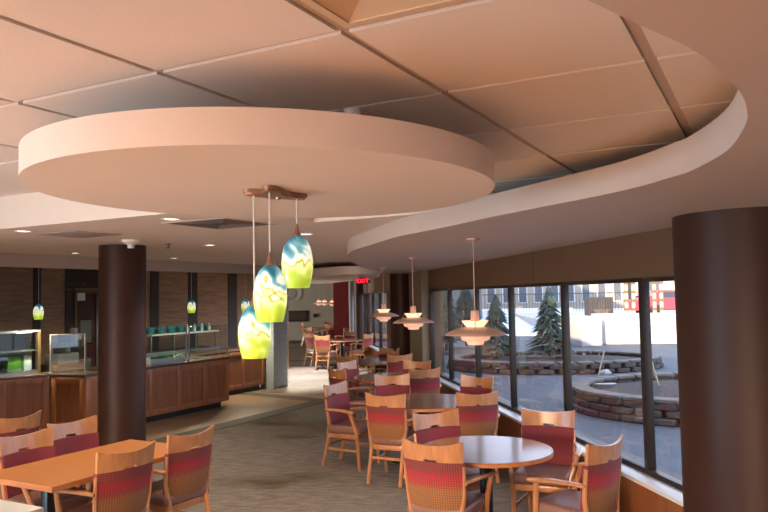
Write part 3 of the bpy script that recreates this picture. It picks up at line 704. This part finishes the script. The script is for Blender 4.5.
# sneeze guard panes and posts
def guard(a0, b0, a1, b1, z1, label):
    s_, e_ = g(a0, b0), g(a1, b1); dv = e_-s_; dn = dv.normalized(); ang = math.atan2(dn.y, dn.x)
    t = thing('sneeze_guard', label, 'glass guard', (s_.x, s_.y, .865), ang)
    q = B(); box(q, (dv.length/2, 0, (z1-.865)/2+.01), (dv.length-.05, .008, z1-.865-.02)); obj('pane', q, M['guard'], t, 0)
    for x in (.012, dv.length-.012):
        q = B(); lathe(q, [(0, 0), (.03, 0), (.03, .008), (.013, .012), (.013, z1-.865), (0, z1-.865)], 14, (x, 0, 0)); obj('post', q, M['steel'], t)
    q = B(); box(q, (dv.length/2, 0, z1-.865), (dv.length, .014, .012)); obj('top_rail', q, M['steel'], t, 0)
v1 = hit_u(187.7, 340, -8.68).dot(VD); v2 = hit_u(228, 340, -8.68).dot(VD)
guard(-8.68, 7.6, -8.68, v1-.02, 1.44, 'glass guard on the long counter nearest the slim brown column')
guard(-8.68, v1+.02, -8.68, v2, 1.44, 'glass guard on the long counter beyond the upright steel post')
_a, _b = at(49.5, 373, .865), at(86, 371.5, .865)
guard(_a.dot(UD), _a.dot(VD), _b.dot(UD), _b.dot(VD), 1.42, 'narrow glass guard on the angled counter corner')
# food well behind the guard
v0 = hit_u(146, 360, -8.9).dot(VD); vE = hit_u(184, 355, -8.9).dot(VD)
t = thing('food_bin', 'long white food bin on the counter behind the glass guard', 'bin', g(-8.95, (v0+vE)/2, .865), GY)
q = B(); ln = (vE-v0)
for c, s in (((0, 0, .006), (.3, ln, .012)), ((.145, 0, .04), (.01, ln, .08)), ((-.145, 0, .08), (.01, ln, .16)), ((0, ln/2-.005, .06), (.28, .01, .12)), ((0, -ln/2+.005, .06), (.28, .01, .12))): box(q, c, s)
obj('shell', q, M['white'], t, 0)
q = B()
for k in range(160):
    p = g(-8.95, (v0+vE)/2, .93)+UD*random.uniform(-.11, .12)+VD*random.uniform(-ln/2+.04, ln/2-.04)+V((0, 0, random.uniform(-.02, .03)))
    tt = bmesh.new(); bmesh.ops.create_icosphere(tt, subdivisions=1, radius=random.uniform(.02, .035)); bmesh.ops.scale(tt, vec=V((1, 1, .5)), verts=tt.verts); bmesh.ops.translate(tt, vec=p, verts=tt.verts); join(q, tt)
tag(obj('leafy_greens', q, M['green']), 'green leafy filling in the white food bin behind the glass', 'greens', kind='stuff')
# rear shelf with teal tubs
UB = -10.7
s0 = hit_u(146, 330, UB); s1 = hit_u(213, 330, UB); zz = s1.z
b0, b1 = s0.dot(VD), s1.dot(VD)
t = thing('back_shelf', 'white shelf on dark steel uprights behind the serving counter', 'shelf', g(UB, (b0+b1)/2, 0), GY)
L_ = b1-b0
q = B(); box(q, (0, 0, zz-.012), (.34, L_, .03), .004); obj('shelf_board', q, M['white'], t)
q = B(); box(q, (-.05, 0, .45), (.6, L_, .88), .004); obj('base_unit', q, mat('grey_steel', (.10, .11, .12), .4, metal=.4), t)
for y in (-L_/2+.03, -L_/6, L_/6, L_/2-.03):
    q = B(); box(q, (.1, y, (zz+.88)/2-.01), (.025, .025, zz-.9), .003); obj('upright', q, M['steel'], t)
for k in range(7):
    y = b0+.14+(L_-.28)*k/6; q = B(); lathe(q, [(0, 0), (.065, 0), (.09, .13), (.085, .135), (.06, .012), (0, .012)], 18)
    o = obj('teal_tub', q, M['teal']); o.location = g(UB-.03, y, zz+.004)
    tag(o, 'teal tub standing on the white shelf behind the serving counter', 'tub', 'teal tubs on the back shelf')
for k in range(4):
    y = b0+L_*.52+.22*k; q = B(); lathe(q, [(0, 0), (.03, 0), (.032, .09), (.012, .12), (.012, .16), (0, .16)], 14)
    o = obj('white_bottle', q, M['white']); o.location = g(UB+.12, y, zz+.004)
    tag(o, 'small white bottle at the front edge of the back shelf', 'bottle', 'white bottles on the back shelf')
# glass food case by the frame edge
pc0, pc1 = hit_u(-26, 360, -9.7), hit_u(33, 360, -9.7)
b0, b1 = pc0.dot(VD), pc1.dot(VD)
t = thing('food_case', 'glass-fronted steel food case on the counter at the frame edge', 'food case', g(-9.72, (b0+b1)/2, .865), GY); L_ = b1-b0; HC = hit_u(10, 331, -9.6).z-.865
q = B()
box(q, (-.19, 0, HC/2), (.02, L_, HC)); box(q, (0, -L_/2+.01, HC/2), (.38, .02, HC)); box(q, (0, 0, HC-.015), (.40, L_, .03)); box(q, (0, 0, .02), (.38, L_, .04)); box(q, (0, 0, HC*.52), (.34, L_-.04, .012))
obj('shell', q, mat('case_grey', (.14, .15, .16), .4, metal=.3), t, 0)
q = B(); box(q, (.17, L_/2-.025, HC/2), (.05, .05, HC-.02)); obj('corner_post', q, mat('brass_post', (.10, .065, .03), .5), t, 0)
q = B(); box(q, (.19, 0, HC/2), (.006, L_-.08, HC-.08)); obj('front_glass', q, M['guard'], t, 0)
q = B(); box(q, (.10, L_/2-.20, HC-.036), (.05, .22, .012)); obj('lamp', q, M['warm'], t, 0)
pg = hit_u(14.5, 355, -9.66)
q = B(); gbox(q, -9.72, -9.62, pg.dot(VD)-.13, pg.dot(VD)+.13, .906, 1.13, .004)
tag(obj('green_carton', q, mat('carton_green', (.10, .28, .03), .6)), 'green carton inside the glass food case', 'carton')
pg = hit_u(22.5, 355, -9.66)
q = B(); gbox(q, -9.72, -9.62, pg.dot(VD)-.06, pg.dot(VD)+.12, .906, 1.12, .004)
tag(obj('white_carton', q, M['white']), 'white carton beside the green carton in the glass food case', 'carton')
# till and machine near the door
pr = hit_u(62, 360, -10.3)
t = thing('till', 'grey till machine behind the angled counter corner', 'till', (pr.x, pr.y, 0), GY)
q = B(); box(q, (0, 0, .44), (.5, .55, .88), .004); obj('stand', q, mat('till_stand', (.12, .09, .07), .5), t)
q = B(); box(q, (0, 0, .97), (.34, .40, .18), .02); obj('body', q, mat('till_grey', (.28, .29, .30), .4), t)
q = B(); box(q, (.02, -.03, 1.14), (.03, .30, .20), .01, Matrix.Rotation(-.3, 3, 'Y')); obj('screen', q, M['black'], t)
pr = hit_u(72, 355, -10.9)
t = thing('drinks_machine', 'dark metal drinks machine beside the dark red door', 'drinks machine', (pr.x, pr.y, 0), GY)
q = B(); box(q, (0, 0, .45), (.5, .42, .90), .004); obj('cabinet', q, M['black'], t)
q = B(); box(q, (0, 0, 1.12), (.34, .36, .44), .02); obj('body', q, mat('machine_dark', (.05, .045, .045), .3, metal=.5), t)
q = B(); lathe(q, [(0, 0), (.10, 0), (.10, .10), (.02, .14), (0, .15)], 18, (0, 0, 1.34)); obj('hopper', q, M['steel'], t)
q = B(); tube(q, [(.18, 0, 1.2), (.26, 0, 1.2), (.27, 0, 1.12)], .012, 8); obj('spout', q, M['steel'], t)
# far wall fittings
pm = depth(292.5, 293, 30.1)
q = B(); lathe(q, [(0, .0), (.18, .0), (.18, .03), (.30, .035), (.34, .01), (.52, .01), (.56, .04), (.80, .04), (.80, 0)], 40)
for k in range(10): box(q, (.43*math.cos(k*PI/5), .43*math.sin(k*PI/5), .03), (.16, .05, .03), .01, RZ(k*PI/5))
o = obj('wall_medallion', q, mat('medallion', (.27, .23, .20), .6)); o.location = (pm.x, 30.17, pm.z); o.rotation_euler = (PI/2, 0, 0); o.scale = (.5, .5, .5)
tag(o, 'round openwork medallion on the far sage wall behind the pendants', 'wall decoration')
a, b_ = depth(284, 311, 30.1), depth(307.5, 321.5, 30.1)
t = thing('fireplace', 'wide dark fireplace opening set in the far sage wall', 'fireplace', ((a.x+b_.x)/2, 30.17, (a.z+b_.z)/2))
hx, hz = abs(b_.x-a.x)/2, abs(a.z-b_.z)/2
q = B(); box(q, (0, -.02, hz-.04), (2*hx, .06, .08)); box(q, (0, -.02, -hz+.04), (2*hx, .06, .08)); box(q, (hx-.04, -.02, 0), (.08, .06, 2*hz)); box(q, (-hx+.04, -.02, 0), (.08, .06, 2*hz)); obj('surround', q, M['black'], t, 0)
q = B(); box(q, (0, 0, 0), (2*hx-.14, .02, 2*hz-.14)); obj('firebox', q, mat('firebox', (.055, .032, .026), .3), t, 0)
p = depth(315, 315.5, 30.1)
q = B(); box(q, (p.x, 30.142, p.z), (.14, .075, .15), .01); tag(obj('thermostat', q, M['black']), 'small black box on the far sage wall', 'wall control')

# ================================================================== OUTDOORS
GZ = -.10
q = B(); prism(q, [w(2.9, -8)[:2], w(70, -8)[:2], w(70, 140)[:2], w(2.9, 140)[:2]], GZ-.3, GZ); struct('ground', q, M['asphalt'], 0)
def planter(x, y, rx, ry, hgt, label, rows, seed):
    rnd = random.Random(seed)
    t = thing('planter_bed', label, 'planter', (x, y, GZ))
    q = B(); lathe(q, [(0, 0), (1, 0), (1, hgt-.06), (.7, hgt-.02), (0, hgt+.04)], 48); bmesh.ops.scale(q, vec=(rx-.2, ry-.2, 1), verts=q.verts); obj('soil', q, M['soil'], t, 60)
    per = PI*(3*(rx+ry)-math.sqrt((3*rx+ry)*(rx+3*ry)))
    q = B(); n = int(per/.42)
    for r in range(rows):
        zh = hgt/rows
        for k in range(n):
            aa = 2*PI*(k+.5*(r % 2))/n; sc = 1-.012*r+rnd.uniform(-.006, .006)
            tx, ty = -rx*math.sin(aa), ry*math.cos(aa); rot = RZ(math.atan2(ty, tx)+rnd.uniform(-.06, .06))
            box(q, (rx*sc*math.cos(aa), ry*sc*math.sin(aa), zh*(r+.5)), (.40*rnd.uniform(.86, 1), .24, zh*.94), .02, rot, 1)
    obj('stone_wall', q, M['stone'], t, 40)
    q = B()
    for k in range(n):
        aa = 2*PI*k/n; tx, ty = -rx*math.sin(aa), ry*math.cos(aa)
        box(q, (rx*.97*math.cos(aa), ry*.97*math.sin(aa), hgt+.03), (.40*rnd.uniform(.9, .99), .30, .06), .012, RZ(math.atan2(ty, tx)+rnd.uniform(-.05, .05)), 1)
    obj('cap_stones', q, M['capstone'], t, 40)
    return t
planter(5.78, 12.40, 2.5, 2.0, .33, 'stone-walled planter bed of dark mulch closest to the windows', 3, 1)
planter(4.55, 19.7, 2.75, 1.9, .24, 'second stone-walled planter bed, farther out with a young spruce', 2, 2)
def snow(x, y, sx, sy, sz, label, seed, z=GZ):
    rnd = random.Random(seed); q = B(); bmesh.ops.create_icosphere(q, subdivisions=3, radius=1)
    for v in q.verts: v.co *= 1+.18*math.sin(5*v.co.x+seed)*math.cos(4*v.co.y+seed)+rnd.uniform(-.04, .04)
    for v in q.verts: v.co.z = max(v.co.z, -.1)
    bmesh.ops.scale(q, vec=(sx, sy, sz), verts=q.verts); bmesh.ops.translate(q, vec=(x, y, z+.1*sz), verts=q.verts)
    tag(obj('snow_patch', q, M['snow'] if sz > .3 else M['oldsnow']), label, 'snow patch')
p = at(606, 377, .22); snow(p.x, p.y, .11, .09, .08, 'small white snow lump on the back rim of the closest planter bed', 3, .28)
p = at(606, 389, .15); snow(p.x, p.y, .20, .08, .015, 'thin flat snow patch on the mulch of the closest planter bed', 5, .24)
p = at(577, 334, GZ); snow(p.x, p.y, 1.6, 1.1, .5, 'snow bank in front of the concrete barrier', 8)
for px, py, h, lean, lb in ((598, 366, .38, .16, 'thin pale stake leaning at the edge of the farther planter bed'), (664, 392, .55, -.2, 'short pale stake leaning in the closest planter bed')):
    p = at(px, py, .12); q = B(); sweep(q, [(p.x, p.y, GZ-.02), (p.x+lean, p.y, .10+h)], (.05, .03)); tag(obj('wooden_stake', q, M['stake']), lb, 'stake')
def spruce(px, py, d, h, r, label, seed):
    rnd = random.Random(seed); b0_ = depth(px, py, d); x, y = b0_.x, b0_.y; z0 = .1
    t = thing('spruce_tree', label, 'tree', (x, y, z0))
    q = B(); tube(q, [(0, 0, -.12), (0, 0, h*.5), (0, 0, h)], [.05, .035, .008], 8); obj('trunk', q, M['bark'], t)
    q = B()
    n = int(h*24)
    for k in range(n):
        f = k/n; zz = .12*h+f*h*.88; rr = r*(1-f)**.8*rnd.uniform(.75, 1.05)+.04
        for m_ in range(7):
            aa = rnd.uniform(0, 2*PI); ca, sa = math.cos(aa), math.sin(aa)
            tip = V((rr*ca, rr*sa, zz-.10*rr-.05)); root = V((0, 0, zz)); side = V((-sa, ca, 0))*.05*(1+rr); mid = root.lerp(tip, .55)+V((0, 0, .04))
            vs = [q.verts.new(c_) for c_ in (root, mid+side, tip, mid-side, mid+V((0, 0, .06)))]
            for tri in ((0, 1, 4), (1, 2, 4), (2, 3, 4), (3, 0, 4), (0, 3, 1), (1, 3, 2)): q.faces.new([vs[i] for i in tri])
    obj('foliage', q, M['needle'], t, 0)
spruce(550, 340, 19.6, 1.95, .72, 'young spruce behind the mullion-framed view in the farther planter', 2)
spruce(497, 345, 20.4, 1.75, .70, 'dark bushy spruce beyond the nearest tiered pendant', 3)
spruce(466, 330, 27, 2.3, .9, 'far spruce seen through the narrow end windows', 4)
spruce(446, 330, 25, 2.2, .8, 'farthest thin spruce behind the end window', 6)
# concrete barrier walls
p0 = at(602, 349, GZ); p1_ = at(634, 352, GZ)
q = B(); box(q, (9.9, 28.6, .46), (3.1, 2.2, 1.13), .04, RZ(-.12)); tag(obj('concrete_block', q, M['concrete']), 'big pale concrete block beside the snow bank', 'concrete block')
q = B(); box(q, (7.45, 27.7, .45), (.9, 1.6, 1.11), .04, RZ(.3)); tag(obj('concrete_block', q, mat('grey_concrete', (.40, .41, .42), .85)), 'grey concrete block at the end of the pale block', 'concrete block')
q = B(); prism(q, [(7.5, 31), (22, 26), (40, 60), (9.5, 60)], GZ, .55); tag(obj('raised_yard', q, M['concrete']), kind='structure'); bpy.data.objects['raised_yard'].name = 'ground_yard'
# slatted bin enclosure
a, b_ = depth(590, 320, 34), depth(613, 297, 34)
t = thing('slatted_enclosure', 'dark grey slatted enclosure standing on the sunlit yard', 'enclosure', ((a.x+b_.x)/2, 34, .55))
hh = b_.z-.55; ww = b_.x-a.x
for k in range(9):
    q = B(); box(q, (-ww/2+(k+.5)*ww/9, 0, hh/2), (ww/9*.9, .06, hh), .01); obj('slat', q, M['slat'], t)
q = B(); box(q, (0, .5, hh/2), (ww, .8, hh*.96)); obj('bin_body', q, M['slat'], t)
# knotted timber posts
for px, lb in ((627, 'knotted yellow timber post closest to the slatted enclosure'), (634, 'knotted yellow timber post, middle one of the first three'), (644, 'knotted yellow timber post just before the thick mullion'), (655, 'knotted yellow timber post in front of the red car'), (662, 'knotted yellow timber post beside the wide brown column')):
    p = depth(px, 318, 31.5)
    t = thing('timber_post', lb, 'post', (p.x, 31.5, .55), 0, 'knotted timber posts in the yard')
    q = B(); box(q, (0, 0, 1.0), (.14, .12, 2.0), .015); obj('shaft', q, M['timber'], t)
    for k in range(5):
        q = B(); lathe(q, [(.02, -.08), (.10, -.05), (.11, .05), (.02, .08)], 12, (0, 0, .2+.38*k)); obj('knot', q, M['rust'], t)
# red car
pc_ = depth(672, 305, 40)
car = thing('car', 'red car parked in the sunlit yard beside the column', 'car', (pc_.x, 40, .55), .12)
q = B()
side = [(-2.2, .30), (2.2, .30), (2.25, .62), (2.05, .85), (1.15, .95), (.55, 1.38), (-1.0, 1.40), (-1.75, .98), (-2.2, .90)]
lo = [q.verts.new((x, -.85, z)) for x, z in side]; hi = [q.verts.new((x, .85, z)) for x, z in side]
q.faces.new(lo); q.faces.new(hi[::-1])
for i in range(len(side)): q.faces.new((lo[i], lo[(i+1) % len(side)], hi[(i+1) % len(side)], hi[i]))
bmesh.ops.bevel(q, geom=q.edges[:], offset=.08, segments=3, affect='EDGES'); obj('body', q, M['carred'], car)
q = B(); prism(q, [(-.95, -.87), (.5, -.87), (.5, .87), (-.95, .87)], 1.0, 1.30); obj('side_glass', q, M['carglass'], car, 0)
for x in (-1.4, 1.4):
    for y in (-.82, .82):
        q = B(); tt = Matrix.Rotation(PI/2, 3, 'X'); lathe(q, [(0, -.1), (.2, -.1), (.32, -.1), (.32, .1), (.2, .1), (0, .1)], 24); bmesh.ops.transform(q, matrix=tt.to_4x4(), verts=q.verts); bmesh.ops.translate(q, vec=(x, y, .32), verts=q.verts); obj('wheel', q, M['tyre'], car)
# buildings beyond
def building(name, x0, x1, y, z0, z1, m, label, nx, nz, rot=0, dep=8):
    t = thing(name, label, 'building', ((x0+x1)/2, y, z0), rot)
    W_, H_ = x1-x0, z1-z0
    q = B(); box(q, (0, dep/2, H_/2), (W_, dep, H_)); obj('wall', q, m, t, 0)
    q = B(); box(q, (0, dep/2, H_+.1), (W_+.5, dep+.5, .25)); obj('roof', q, M['slat'], t, 0)
    for i in range(nx):
        for j in range(nz):
            cx_, cz_ = -W_/2+(i+.5)*W_/nx, (j+.5)*H_/nz
            q = B(); ww, hh = W_/nx*.52, H_/nz*.78; ring_ = [((0, hh/2), (ww+.16, .08)), ((0, -hh/2), (ww+.16, .08)), ((ww/2, 0), (.08, hh)), ((-ww/2, 0), (.08, hh))]
            for c, s in ring_: box(q, (cx_+c[0], -.03, cz_+c[1]), (s[0], .10, s[1]))
            f = obj('window_frame', q, M['white'], t, 0)
            q = B(); box(q, (cx_, -.005, cz_), (ww, .03, hh)); obj('pane', q, M['winglass'], f, 0)
    return t
building('brick_building', 3.0, 6.2, 46, -.1, 7.0, M['redbrick'], 'grey-brown brick building seen through the end window', 2, 2)
building('pale_building', 9.0, 22.0, 66, .4, 6.5, M['stucco'], 'long pale building with a row of tall windows beyond the spruces', 9, 1)
building('pale_building', 24.0, 46.0, 70, .5, 8.0, mat('white_stucco', (.50, .47, .43), .85), 'wide white building behind the timber posts and car', 6, 1)
fe = thing('yard_fence', 'thin dark railing in front of the long pale building', 'fence', (13, 52, .3))
q = B()
for k in range(60): box(q, (-6+k*.2, 0, .85), (.025, .025, 1.5))
for zz in (.2, 1.55): box(q, (0, 0, zz), (12, .05, .06))
obj('railing', q, M['slat'], fe, 0)
q = B(); prism(q, [(3, 34), (10.2, 34), (14.5, 56), (5, 56)], GZ, .75)
for v in q.verts:
    if v.co.y < 40 and v.co.z > 0: v.co.z = GZ+.02
tag(obj('ground_bank', q, M['snow'], None, 0), kind='structure')

# ================================================================== LIGHT
wd_ = bpy.data.worlds.new('sky'); bpy.context.scene.world = wd_; wd_.use_nodes = True
bg = wd_.node_tree.nodes['Background']; bg.inputs[0].default_value = (.68, .79, 1.0, 1); bg.inputs[1].default_value = 2.2
def light(name, kind, loc, energy, col, size=None, dirv=None, **kw):
    l = bpy.data.lights.new(name, kind); l.energy = energy; l.color = col
    if kind == 'AREA':
        l.shape = 'RECTANGLE'; l.size, l.size_y = size
    for k_, v_ in kw.items(): setattr(l, k_, v_)
    o = bpy.data.objects.new(name, l); C.objects.link(o); o.location = loc
    if dirv is not None: o.rotation_euler = V(dirv).to_track_quat('-Z', 'Y').to_euler()
    return o
el = math.radians(15.5)
light('sun', 'SUN', (0, 0, 20), 8.5, (1, .70, .45), dirv=(VD.x*math.cos(el), VD.y*math.cos(el), -math.sin(el)), angle=.009)
# added area fills at unseen back and side windows, for sun and skylight
light('back_sun_fill', 'AREA', g(-2.8, -5.25, 1.25), 95, (1, .64, .38), (5.3, 1.75), VD-V((0, 0, .28)), spread=.9)
light('side_sky_fill', 'AREA', g(-6.66, -1.5, .97), 175, (.50, .79, 1), (4.0, 1.0), UD+VD*.1)
for x, y in far_hall: light('far_hall_fill', 'SPOT', (x, y, 2.22), 450, (.98, .97, .95), dirv=(0, 0, -1), spot_size=1.5, spot_blend=.7, shadow_soft_size=.06)  # added spots brightening the far hall floor
light('far_side_fill', 'AREA', (-16.8, 24.5, 1.4), 1800, (1, .97, .93), (8.0, 1.8), (1, .1, 0))  # added fill for the far hall, no window built behind it
for px, py in ((23.5, 231), (171.5, 219), (75, 253), (210, 245), (174, 258), (306, 234), (329, 269)):
    light('downlight_lamp', 'SPOT', at(px, py, ZL)-V((0, 0, .02)), 40, (1, .85, .66), dirv=(0, 0, -1), spot_size=1.9, spot_blend=.6, shadow_soft_size=.05)
# window portals
for d0, d1 in ((3.5, 12.1), (16.85, 21.6)):
    o = light('window_portal', 'AREA', w(WO+.24, (d0+d1)/2, 1.3), 1, (1, 1, 1), (d1-d0, 1.4), -WN)
    o.data.cycles.is_portal = True
for px, y0, y1 in ((38.5, 304.5, 319.5), (191.5, 300.5, 313), (245.5, 299, 312)):
    light('small_pendant_bulb', 'AREA', hit_u(px, y1, -9.3)-V((0, 0, .004)), 18, (1, .86, .6), (.07, .07), (0, 0, -1))

# ================================================================== CAMERA
cam = bpy.data.cameras.new('camera'); cam.sensor_width = 36; cam.lens = 36*FPX/768; cam.clip_end = 500
co = bpy.data.objects.new('camera', cam); C.objects.link(co)
m3 = Matrix((CR, CU, -_F)).transposed(); co.matrix_world = Matrix.Translation((0, 0, ZC)) @ m3.to_4x4()
sc = bpy.context.scene; sc.camera = co
sc.view_settings.view_transform = 'Standard'; sc.view_settings.look = 'None'; sc.view_settings.gamma = 1; sc.view_settings.use_curve_mapping = False
sc.view_settings.exposure = 0.76
sc.cycles.use_denoising = True; sc.cycles.max_bounces = 8; sc.cycles.diffuse_bounces = 5; sc.cycles.transparent_max_bounces = 16
sc.cycles.sample_clamp_indirect = 6
